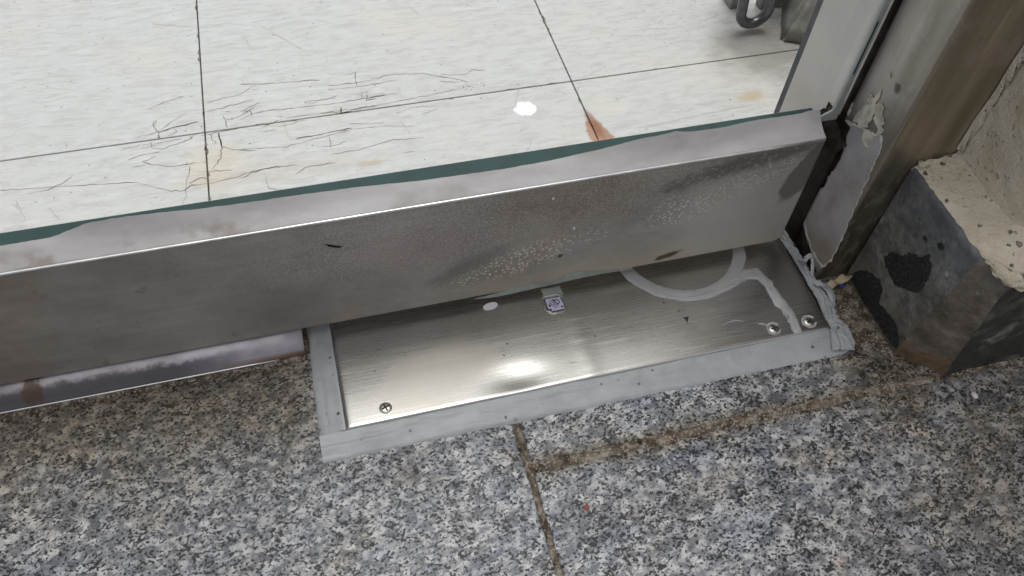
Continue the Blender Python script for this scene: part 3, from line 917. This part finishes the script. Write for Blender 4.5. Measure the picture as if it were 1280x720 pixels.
def screw(px, r, sealed):
    c = at(px, 2, PZ)
    bm = bmesh.new()
    n = 24
    prof_ = [(0, .0009), (r*.55, .0008), (r*.86, .0004), (r, -.0003), (r*1.0, -.0012)]
    rings = []
    for k, (rr, z) in enumerate(prof_):
        rings.append([bm.verts.new((c.x+rr*math.cos(2*math.pi*i/n), c.y+rr*math.sin(2*math.pi*i/n), PZ+z)) for i in range(n)] if k else [bm.verts.new((c.x, c.y, PZ+z))])
    for i in range(n):
        bm.faces.new((rings[0][0], rings[1][i], rings[1][(i+1) % n]))
        for k in range(1, len(prof_)-1):
            bm.faces.new((rings[k][i], rings[k+1][i], rings[k+1][(i+1) % n], rings[k][(i+1) % n]))
    s = from_bm('screw', bm, M_SCREW, cov, True)
    ang = random.uniform(0, 1)
    bm = bmesh.new()
    for a in (ang, ang+math.pi/2):
        q = bmesh.new()
        add_box(q, -r*.62, r*.62, -r*.13, r*.13, .0007, .00098)
        bmesh.ops.rotate(q, verts=q.verts[:], cent=(0, 0, 0), matrix=Matrix.Rotation(a, 3, 'Z'))
        bmesh.ops.translate(q, verts=q.verts[:], vec=(c.x, c.y, PZ+(.00006 if a != ang else 0)))
        me = bpy.data.meshes.new('t'); q.to_mesh(me); q.free(); bm.from_mesh(me); bpy.data.meshes.remove(me)
    from_bm('cross_slot', bm, M_BLACK, s)
    if sealed:
        pts = [Vector((c.x+r*1.12*math.cos(a), c.y+r*1.12*math.sin(a), PZ-.0004)) for a in [.4+i*.55 for i in range(11)]]
        bead('sealant_smear', pts, r*.42, .0012, (0, 0, 1), M_SEAL2, cov, lump=.5, seed=px[0])
    return s
screw((482, 510), .0042, False)
screw((967, 411), .0040, True)
screw((1011, 402), .0041, True)

# white oval sticker, small printed label in a pressed recess, black nick, copper scrape
c = at((613, 383), 2, PZ)
patch('sticker', [(c.x+.0052*math.cos(a)*1.0, c.y+.0029*math.sin(a)+.0006*math.cos(a), PZ) for a in [i*math.pi/14 for i in range(28)]], (0, 0, 1), .0003, M_WHITE, cov, step=.01)
lab = [at(p, 2, PZ) for p in ((681, 375), (699, 371), (706, 386), (687, 390))]
lc = sum(lab, Vector())/4
fr = empty('label_recess', lc, None)
fr.parent = cov; fr.location = lc-cov.location
fo = [lc+(p-lc)*1.42 for p in lab]
bead('recess_rim', [fo[0], fo[1], fo[2], fo[3], fo[0]], .0012, .0009, (0, 0, 1), M_SCREW, fr, it=1, lump=.2)
patch('recess_floor', [lc+(p-lc)*1.12 for p in lab], (0, 0, 1), .00025, M_INK, fr, step=.05)
patch('label_face', [p+Vector((0, 0, .0002)) for p in lab], (0, 0, 1), .0003, M_LILAC, fr, jag=.0006, step=.002)
def ll(u, v): return (lab[0].lerp(lab[1], u)).lerp(lab[3].lerp(lab[2], u), v)+Vector((0, 0, .00062))
tube('label_mark', [ll(.72+.13*math.cos(a), .36+.17*math.sin(a)) for a in [i*math.pi/8 for i in range(16)]], .00032, M_INK, fr, 6, True)
for a, b in (((.30, .15), (.62, .75)), ((.42, .12), (.72, .68)), ((.2, .30), (.5, .85))):
    tube('label_mark', [ll(*a), ll(*b)], .0002, M_INK, fr, 6)
for u, v, r_ in ((.16, .56, .0009), (.52, .2, .0008), (.88, .82, .0008), (.1, .9, .0009)):
    q = ll(u, v)
    patch('label_mark', [q+Vector((r_*math.cos(k), r_*math.sin(k), -.0002)) for k in (0, 1, 2, 3, 4, 5.2)], (0, 0, 1), .0004, M_INK, fr, step=.01)
patch('black_nick', [at(p, 2, PZ) for p in ((854, 397), (861, 396), (859, 404), (857, 400))], (0, 0, 1), .0003, M_BLACK, cov, step=.01)
for a, b in (((695, 418), (739, 410)), ((700, 424), (736, 417)), ((712, 454), (743, 449)), ((690, 400), (712, 396))):
    tube('scratch', [at(a, 2, PZ+.00005), at(b, 2, PZ+.00005)], .00018, M_SCREW, cov, 6)

# ------------------------------------------------------------------ glass door
RY, RB, RTOP, RX = .311, .0135, .111, .2995
RYB = .3404
door = empty('glass_door', (-.3, .327, 0), 'glass door with a stained steel bottom rail, closed over the floor spring', 'door')
bm = bmesh.new()
x0r, x1r = -1.1, RX
# outline with a rounded lower corner at the hinge end
ol = [(x0r, RB), (x1r-.006, RB), (x1r-.003, RB+.0008), (x1r-.0008, RB+.003), (x1r, RB+.006), (x1r-.0008, RTOP), (x0r, RTOP)]
fr_ = [bm.verts.new((x, RY, z)) for x, z in ol]
bk = [bm.verts.new((x, RYB, z)) for x, z in ol]
bm.faces.new(fr_); bm.faces.new(bk[::-1])
for i in range(len(ol)):
    k = (i+1) % len(ol)
    bm.faces.new((fr_[i], bk[i], bk[k], fr_[k]))
bmesh.ops.recalc_face_normals(bm, faces=bm.faces[:])
bmesh.ops.bevel(bm, geom=[e for e in bm.edges if all(abs(v.co.y-RY) < 1e-6 for v in e.verts)], offset=.0011, segments=3, affect='EDGES', profile=.5)
rail = from_bm('bottom_rail', bm, M_RAIL, door)
tube('rail_glint', [Vector((x0r+(RX-.002-x0r)*i/40, RY+.0006, RTOP-.0003)) for i in range(41)], .0009, M_LIP_GLINT, door, 8)  # bright tube added for the highlight along the rail's top edge
GY0, GY1 = .3282, .3400
box('glass_pane', x0r, .3126, GY0, GY1, RTOP-.002, 1.95, M_GLASS, door, .0004, 1)
box('glass_foot', x0r, .3025, GY0+.0002, GY1-.0004, RTOP+.0001, RTOP+.0006, M_TEAL, door)
tl = [(-60, 312), (0, 307.5), (15, 305), (62, 297), (85, 288.5), (105, 280), (137, 273.5), (160, 270.5), (200, 265.7), (250, 261), (300, 254.5), (375, 243.5), (450, 233.5), (525, 226), (600, 215.5), (640, 209.5), (691, 200), (753, 186), (798, 174), (830, 168), (843, 164.5), (866, 164.5), (905, 159), (940, 151), (1000, 142), (1014, 138), (1030, 137)]
tp = [at(p, 1, GY0-.0001) for p in tl]
def top_z(x):
    if x <= tp[0].x: return tp[0].z
    for a, b in zip(tp, tp[1:]):
        if x <= b.x: return a.z+(b.z-a.z)*(x-a.x)/(b.x-a.x)
    return tp[-1].z
def seal_fn(u, v):
    x = x0r+.001+(RX-.0012-x0r)*u
    zt_ = max(top_z(x), RTOP+.0005)+.0004*nz((x*160, 2, 2))+.00025*nz((x*600, 2, 2))
    y = RY+.0016+(GY0-.0001-RY-.0016)*v
    z0 = RTOP+.0001
    if x > .27: z0 += 0
    if v == 1: y += .00005
    z = z0+(zt_-z0)*(v**2.0)+.0006*math.sin(math.pi*v)+.0005*nz((x*26, v*2, 3))*math.sin(math.pi*v)
    return (x, y, z)
grid('rail_sealant', seal_fn, 600, 10, M_RSEAL, door)
# pale bead down the hinge edge of the pane with an open slit in it
bm = bmesh.new()
add_box(bm, .3088, .3131, GY0-.0016, GY0+.0012, RTOP+.001, 1.95, .0007, 2)
es = from_bm('edge_seal', bm, M_PALE, door)
patch('corner_seal', [(.2975, GY0-.0004, RTOP+.0006), (.3131, GY0-.0004, RTOP+.0006), (.3131, GY0-.0004, .126), (.3092, GY0-.0004, .124), (.3078, GY0-.0004, .1195), (.3035, GY0-.0004, .1170), (.2995, GY0-.0004, .1145)], (0, -1, 0), .0012, M_PALE, door, jag=.0004)
a, b = at((1050, 96), 1, GY0-.002), at((1080, 30), 1, GY0-.002)
box('seal_slit', .3098, .3107, GY0-.0020, GY0-.001, a.z, b.z, M_TEAL, es)
a = at((1060, 60), 1, GY0-.002)
# pale torn tape stuck along the rail's lower edge
def on_rail(l): return [at(p, 1, RY-.0001) for p in l]
patch('tape_scrap', on_rail([(592, 374), (622, 366), (668, 353), (690, 352), (706, 343), (722, 339), (770, 338), (790, 334), (789, 336), (740, 344), (700, 353), (660, 362), (620, 371)]), (0, -1, 0), .0003, M_TAPE, rail, jag=.0005)
a0, a1 = at((688, 357), 2, PZ), at((694, 376), 2, PZ)
patch('tape_scrap', [at(p, 2, PZ) for p in ((676, 362), (700, 357), (704, 369), (680, 373))], (0, 0, 1), .0002, M_TAPE, cov, jag=.0006)
# drips, nicks and flecks on the rail
patch('rust_nick', on_rail([(405, 305), (428, 308), (424, 309.5), (412, 308)]), (0, -1, 0), .0002, M_RESIDUE_SHADE, rail, jag=.0004)
patch('sealant_fleck', on_rail([(690, 247), (693, 246), (693, 249), (690, 250)]), (0, -1, 0), .0003, M_WHITE, rail, step=.01)
patch('sealant_fleck', on_rail([(716, 284), (719, 283), (719, 287), (716, 287)]), (0, -1, 0), .0003, M_WHITE, rail, step=.01)
patch('sealant_fleck', on_rail([(660, 340), (666, 336), (668, 339), (663, 343)]), (0, -1, 0), .0003, M_TAPE, rail, step=.01)

# ------------------------------------------------------------------ steel door post
JX, JY0, JY1 = .318, .281, .384
post = empty('door_post', (.35, .33, 0), 'weathered stainless steel door post with torn protective film beside the door', 'door post')
bm = bmesh.new()
add_box(bm, JX, .43, JY0, JY1, -.002, 2.15, .0022, 3)
pb = from_bm('post_body', bm, M_POST, post)
box('lit_inner_face', JX-.0016, .34, .3288, JY1+.0008, 0, 2.1, M_LIT_FACE, post, .0008, 2)  # pale strip painted for the lit inner side of the post
box('gasket', JX+.003, .425, JY1-.0005, JY1+.0125, 0, 2.1, M_DARK, post, .001, 1)
def on_post(l, d=0.): return [at(p, 0, JX-d) for p in l]
film = [(1058, 156), (1068, 153), (1080, 160), (1092, 166), (1102, 168), (1103, 178), (1099, 192), (1090, 212), (1080, 235), (1068, 262), (1052, 300), (1040, 325), (1028, 336), (1016, 316), (1010, 300), (1002, 265), (1004, 258), (1014, 238), (1032, 234), (1036, 222), (1046, 210), (1054, 192), (1058, 178)]
patch('film_edge', on_post(film), (-1, 0, 0), .00025, M_FILMEDGE, pb, jag=.0014, step=.0014, seed=2)
fc = sum(on_post(film), Vector())/len(film)
patch('film_sheet', [fc+(p-fc)*.965 for p in on_post(film, .0001)], (-1, 0, 0), .00035, M_FILM, pb, jag=.0014, step=.0014, seed=2)
box('gap_shade', JX-.0024, JX+.001, .3245, .3284, RTOP+.002, 1.95, M_RESIDUE_SHADE, post, .0006, 1)  # dark strip added as the shaded gap beside the glass edge
box('gap_shade', JX-.0016, JX+.001, .3165, .3434, .0005, RTOP+.0016, M_RESIDUE_SHADE, post, .0006, 1)  # dark strip added as shade between rail end and post
grid('added_gap_filler', lambda u, v: (.3002+.0172*u, .3120+.0272*v, RTOP-.010+.011*v+.0022*nz((u*4, v*6, 2))+.0012*nz((u*11, v*17, 5))-.004*math.sin(math.pi*u)), 16, 26, M_RESIDUE_SHADE, post)  # added filler over the open gap, coloured dark like the shaded recess
res = [(1036, 152), (1048, 158), (1056, 158), (1057, 176), (1052, 192), (1045, 208), (1034, 222), (1030, 234), (1014, 237), (1004, 254), (1000, 268), (1006, 292), (1014, 316), (1019, 340), (1003, 322), (985, 290), (996, 270), (1012, 235), (1030, 200)]
patch('residue', on_post(res), (-1, 0, 0), .00018, M_RESIDUE_SHADE, pb, jag=.0012, seed=5)
for l in ([(1068, 150), (1072, 142), (1080, 134), (1090, 124), (1098, 116), (1103, 112), (1101, 122), (1094, 128), (1097, 138), (1090, 146), (1084, 160), (1076, 158)],
          [(1096, 132), (1103, 128), (1104, 140), (1105, 152), (1103, 166), (1096, 168), (1097, 156), (1092, 146)],
          [(1080, 164), (1088, 162), (1094, 172), (1090, 187), (1084, 186), (1079, 174)],
          [(1060, 136), (1064, 124), (1067, 126), (1065, 140), (1060, 146)],
          [(1083, 122), (1088, 117), (1092, 119), (1086, 127)], [(1108, 96), (1112, 90), (1113, 98)],
          [(1058, 152), (1066, 153), (1064, 157), (1058, 158)]):
    patch('paint_flake', on_post(l, .0003), (-1, 0, 0), .0004, M_PEEL, pb, jag=.0022, step=.001, seed=l[0][0])

# ------------------------------------------------------------------ dark stone plinth and cream wall
PXL, PZT = .341, .1090
plinth = empty('stone_plinth', (.40, .24, 0), 'worn dark stone plinth with chipped patches at the foot of the cream wall', 'plinth')
bm = bmesh.new()
outl = [(PXL, .2795), (PXL, .2135), (.3645, .190), (1.15, .190), (1.15, .2795)]
NZ = 46
def corner(z):
    f_ = max(0, min(1, z/PZT))
    return [Vector((PXL, .2795, 0)), Vector((PXL, .2135-.0065*f_, 0)), Vector((.3645-.0155*f_**1.3, .190, 0)), Vector((1.15, .190, 0))]
sf = []
for i, k in ((0, 34), (1, 16), (2, 90)):
    sf += [(i, (j/k)**(2.0 if i == 2 else 1)) for j in range(k)]
sf.append((2, 1.0))
NRM = (Vector((-1, 0, 0)), Vector((-.72, -.69, 0)), Vector((0, -1, 0)))
cols = []
for i, (sg, fr_c) in enumerate(sf):
    c_ = []
    for j in range(NZ+1):
        z = -.001+(PZT+.001)*j/NZ
        cz_ = corner(z)
        p = cz_[sg].lerp(cz_[sg+1], fr_c)
        q = Vector((p.x, p.y, z))
        d = .0006*nz((q.x*40, q.y*40, q.z*40))+.0004*nz((q.x*150, q.y*150, q.z*150))
        chm = math.exp(-(((p.x-.353)/.012)**2+((p.y-.2015)/.012)**2))
        d += .0020*chm*nz((q.x*45, q.y*45, z*35+9))
        if j == NZ: d -= .0008+.0012*max(0, nz((q.x*110, q.y*110, 5)))
        q += NRM[sg]*d
        c_.append(bm.verts.new(q))
    cols.append(c_)
for a, b in zip(cols, cols[1:]):
    for j in range(NZ):
        bm.faces.new((a[j], b[j], b[j+1], a[j+1]))
tb = [bm.verts.new((1.15, .2795, PZT)), bm.verts.new((PXL, .2795, PZT))]
bm.faces.new([c_[NZ] for c_ in cols]+tb[:1])
body = from_bm('plinth_body', bm, M_PLINTH, plinth)
for p_ in body.data.polygons: p_.use_smooth = len(p_.vertices) == 4

def chip(px, seed, thick=.0008):
    """bare rough stone where the skin has broken off: a lumpy patch with a ragged rim"""
    pts_ = dense([at(p, 0, PXL-.0006) for p in px], .0012, True)
    pts_ = [p+Vector((0, .0014*nz((p.y*420+seed, p.z*420, 1))+.0009*nz((p.y*1300+seed, p.z*1300, 1)), .0014*nz((p.y*420+seed, p.z*420, 7))+.0009*nz((p.y*1300+seed, p.z*1300, 7)))) for p in pts_]
    c0 = sum(pts_, Vector())/len(pts_)
    bm = bmesh.new()
    K = 9
    rg = []
    for k in range(K+1):
        f_ = 1-k/(K+.6)
        r_ = []
        for p in pts_:
            q = c0+(p-c0)*f_
            amp_ = 0 if k == 0 else 1
            q = q+Vector((-amp_*(thick*.35+thick*.9*nz((q.y*620, q.z*620, seed))+thick*.4*nz((q.y*1500, q.z*1500, seed))), 0, 0))
            r_.append(bm.verts.new(q))
        rg.append(r_)
    n_ = len(pts_)
    for k in range(K):
        for i in range(n_):
            bm.faces.new((rg[k][i], rg[k][(i+1) % n_], rg[k+1][(i+1) % n_], rg[k+1][i]))
    bm.faces.new(rg[K])
    return from_bm('chipped_patch', bm, M_CHIP, body)
chip([(1105, 320), (1116, 315), (1126, 320), (1140, 316), (1150, 322), (1162, 318), (1164, 334), (1160, 348), (1154, 358), (1146, 366), (1132, 362), (1118, 356), (1112, 344), (1107, 334)], 3)
chip([(1062, 346), (1072, 338), (1088, 340), (1100, 350), (1103, 362), (1098, 378), (1104, 384), (1110, 392), (1118, 404), (1124, 424), (1122, 436), (1114, 430), (1098, 406), (1078, 376)], 8)
chip([(1171, 304), (1176, 303), (1180, 309), (1178, 314), (1173, 313)], 11, .0005)
chip([(1154, 294), (1158, 297), (1159, 303), (1155, 301)], 14, .0004)
chip([(1148, 273), (1151, 275), (1151, 277), (1148, 276)], 17, .0003)

# cement ledge lying on the plinth, wall rising behind it
wall = empty('wall', (.7, .25, PZT), 'pitted cream cement wall standing on the dark plinth at the right', 'wall')
WX, WY = .3705, .2165
def ledge_fn(u, v):
    # u along the edge of the plinth (left side, chamfer, front), v from the edge to the wall
    path_o = [Vector((PXL+.0004, .2800, 0)), Vector((PXL+.0004, .2072, 0)), Vector((.3492, .1908, 0)), Vector((1.15, .1908, 0))]
    path_i = [Vector((WX+.002, .2800, 0)), Vector((WX+.002, .2200, 0)), Vector((WX+.004, .2185, 0)), Vector((1.15, .2185, 0))]
    k = u*3
    s = min(2, int(k)); f_ = k-s
    if s == 2: f_ = f_**2.2
    o_, i_ = path_o[s].lerp(path_o[s+1], f_), path_i[s].lerp(path_i[s+1], f_)
    ja = .0016*nz((o_.x*120, o_.y*120, 3))+.0008*nz((o_.x*400, o_.y*400, 3))
    o_ = o_+(i_-o_).normalized()*(ja+.0006)
    p = o_.lerp(i_, v)
    z = PZT-.0006+.0022*min(1, v*7)+.0055*v**2.5+.0009*nz((p.x*70, p.y*70, 1))*min(1, v*5)+.0005*nz((p.x*260, p.y*260, 1))
    if v == 0: z = PZT-.0022
    return (p.x, p.y, z)
led = grid('cement_ledge', ledge_fn, 180, 26, M_WALL, wall)
def wall_fn(u, v):
    # u: along the left face then round the corner along the front; v: height
    la, r_ = .0635, .008
    if u < .45:
        p = Vector((WX, .2805-(.2805-WY-r_)*u/.45, 0)); nrm = Vector((-1, 0, 0))
    elif u < .58:
        a = (u-.45)/.13*math.pi/2
        p = Vector((WX+r_-r_*math.cos(a), WY+r_-r_*math.sin(a), 0)); nrm = Vector((-math.cos(a), -math.sin(a), 0))
    else:
        p = Vector((WX+r_+(1.15-WX-r_)*((u-.58)/.42)**2.4, WY, 0)); nrm = Vector((0, -1, 0))
    z = PZT+.002+(2.15-PZT)*(v**2.2)
    d = .0016*nz((p.x*26, p.y*26, z*26))+.0009*nz((p.x*80, p.y*80, z*80))+.0004*nz((p.x*260, p.y*260, z*260))
    q = p+nrm*d
    # the plaster edge against the steel post wanders
    if u < .02: q.y += .0; q.x += .0022*nz((3, 1, z*42))+.0010*nz((3, 1, z*170))
    # low rough foot of the wall
    q += nrm*.0018*math.exp(-((z-PZT)/.01)**2)
    return (q.x, q.y, z)
grid('wall_face', wall_fn, 110, 240, M_WALL, wall)
bm = bmesh.new()
add_box(bm, WX+.012, 1.149, WY+.012, .2808, PZT+.0005, 2.15)
from_bm('wall_core', bm, M_WALL, wall)
bead('plaster_rim', [Vector((.3695+.0016*nz((3, 5, i*.7)), .2797, .118+i*.012)) for i in range(60)], [.005+.002*nz((9, 2, i*.8)) for i in range(60)], .0028, (-.35, -1, 0), M_WALL, wall, seg=9, lump=.9, seed=41)
bead('plaster_run', [Vector(q) for q in ((.3425, .2050, PZT+.0008), (.3455, .1985, PZT+.001), (.3490, .1925, PZT), (.3535, .1892, PZT-.0015), (.358, .1884, PZT-.0045), (.364, .1884, PZT-.003), (.372, .1884, PZT-.001), (.385, .1884, PZT-.002))], [.003, .006, .008, .009, .0075, .007, .006, .004], .0022, (-.3, -.6, .9), M_WALL, wall, seg=9, lump=.8, seed=47)
bead('plaster_rim', [Vector((PXL+.003+i*.0035, .2788-.0006*nz((i, 1, 1)), PZT+.0015+.0006*i*.4)) for i in range(10)], [.0045+.002*nz((9, 4, i*.8)) for i in range(10)], .002, (0, -.4, 1), M_WALL, wall, seg=9, lump=.9, seed=44)
# ------------------------------------------------------------------ bits behind the glass, beside the post
st = empty('steel_stand', (.41, .57, 0), 'grey steel stand with a round bent loop on the white floor beside the door post', 'stand')
lc_ = at((937, 35), 2, .004)
def P3(x, y, z): return Vector((x, y, z))
rl = .0135
loop = [P3(lc_.x-rl, lc_.y+.012, .11), P3(lc_.x-rl, lc_.y+.005, .05)]
loop += [P3(lc_.x-rl*math.cos(a), lc_.y, .0185-rl*math.sin(a)) for a in [i*math.pi/12 for i in range(13)]]
loop += [P3(lc_.x+rl, lc_.y+.005, .05), P3(lc_.x+rl, lc_.y+.012, .11)]
for p_ in loop: p_.z += .004
tube('bent_loop', smooth_path(loop, 2), .0047, M_STEEL, st, 14)
f1 = at((921, 10), 2, 0)
bx_ = box('foot', f1.x-.008, f1.x+.008, f1.y-.001, f1.y+.02, 0, .06, M_STAND, st, .0015)
box('back_plate', f1.x+.020, f1.x+.075, f1.y-.008, f1.y+.004, .0, .14, M_STAND, st, .002)
box('cross_bar', f1.x-.02, f1.x+.08, f1.y-.006, f1.y+.006, .14, .16, M_STAND, st, .002)
# lump of old cement
lp = at((985, 60), 2, 0)
bm = bmesh.new()
bmesh.ops.create_cube(bm, size=1)
for v in bm.verts:
    tt = .55 if v.co.z > 0 else 1
    v.co = Vector((v.co.x*.026*tt+(.012 if v.co.z > 0 else 0), v.co.y*.05*tt+(.008 if v.co.z > 0 else 0), (v.co.z+.5)*.05))
bmesh.ops.bevel(bm, geom=bm.edges[:], offset=.003, segments=2, affect='EDGES')
bmesh.ops.subdivide_edges(bm, edges=bm.edges[:], cuts=3, use_grid_fill=True)
for v in bm.verts:
    v.co += Vector((nz(v.co, 90), nz(v.co+Vector((3, 0, 0)), 90), nz(v.co+Vector((0, 5, 0)), 90)))*.0022
    v.co.z = max(0, v.co.z)
bmesh.ops.rotate(bm, verts=bm.verts[:], cent=(0, 0, 0), matrix=Matrix.Rotation(R(-28), 3, 'Z'))
bmesh.ops.translate(bm, verts=bm.verts[:], vec=(lp.x+.018, lp.y+.026, 0))
tag(from_bm('cement_lump', bm, M_LUMP, None, True), 'grey lump of old cement on the floor close behind the door post', 'rubble')

# ------------------------------------------------------------------ small litter
def crumple(name, px, z, mat, label, cat, lift=.004, seed=0, step=.0015):
    pts_ = dense([at(p, 2, z) for p in px], step, True)
    bm = bmesh.new()
    vs_ = [bm.verts.new(p) for p in pts_]
    es_ = [bm.edges.new((vs_[i], vs_[(i+1) % len(vs_)])) for i in range(len(vs_))]
    bmesh.ops.triangle_fill(bm, edges=es_, use_beauty=True, normal=(0, 0, 1))
    bmesh.ops.subdivide_edges(bm, edges=bm.edges[:], cuts=1)
    for v in bm.verts:
        v.co.z += lift*(.5+nz((v.co.x*160+seed, v.co.y*160, 2)))
    bmesh.ops.solidify(bm, geom=bm.faces[:], thickness=.0003)
    return tag(from_bm(name, bm, mat), label, cat)
crumple('dry_leaf', [(1026, 362), (1036, 354), (1050, 347), (1060, 345), (1064, 349), (1058, 354), (1048, 357), (1036, 364)], .004, M_PAPER, 'tan scrap of dry leaf between the sealant and the dark plinth', 'leaf', .005, 3)
crumple('plastic_scrap', [(1048, 358), (1054, 354), (1057, 358), (1051, 361)], .002, M_BLUE, 'tiny blue plastic scrap beside the dry leaf', 'scrap', .002, 5)
crumple('leaf_bit', [(729, 634), (733, 631), (737, 634), (734, 638), (730, 637)], .0003, M_RED, 'tiny red leaf bit on the granite right of the joint', 'leaf', .0012, 7, .003)
def pebble(px, r, mat, label, name='pebble'):
    c = at(px, 2, 0)
    bm = bmesh.new()
    bmesh.ops.create_icosphere(bm, subdivisions=2, radius=r)
    for v in bm.verts:
        v.co = Vector((v.co.x, v.co.y*1.25, v.co.z*.6))*(1+.25*nz(v.co*(1/r), .9))
        v.co += c+Vector((0, 0, r*.5))
    return tag(from_bm(name, bm, mat, None, True), label, 'pebble')
pebble((1217, 495), .0022, M_PEB, 'tiny white pebble on the granite in front of the dark plinth')
pebble((799, 553), .0016, M_CHIP, 'tiny dark grit grain at the long mortar joint', 'grit')
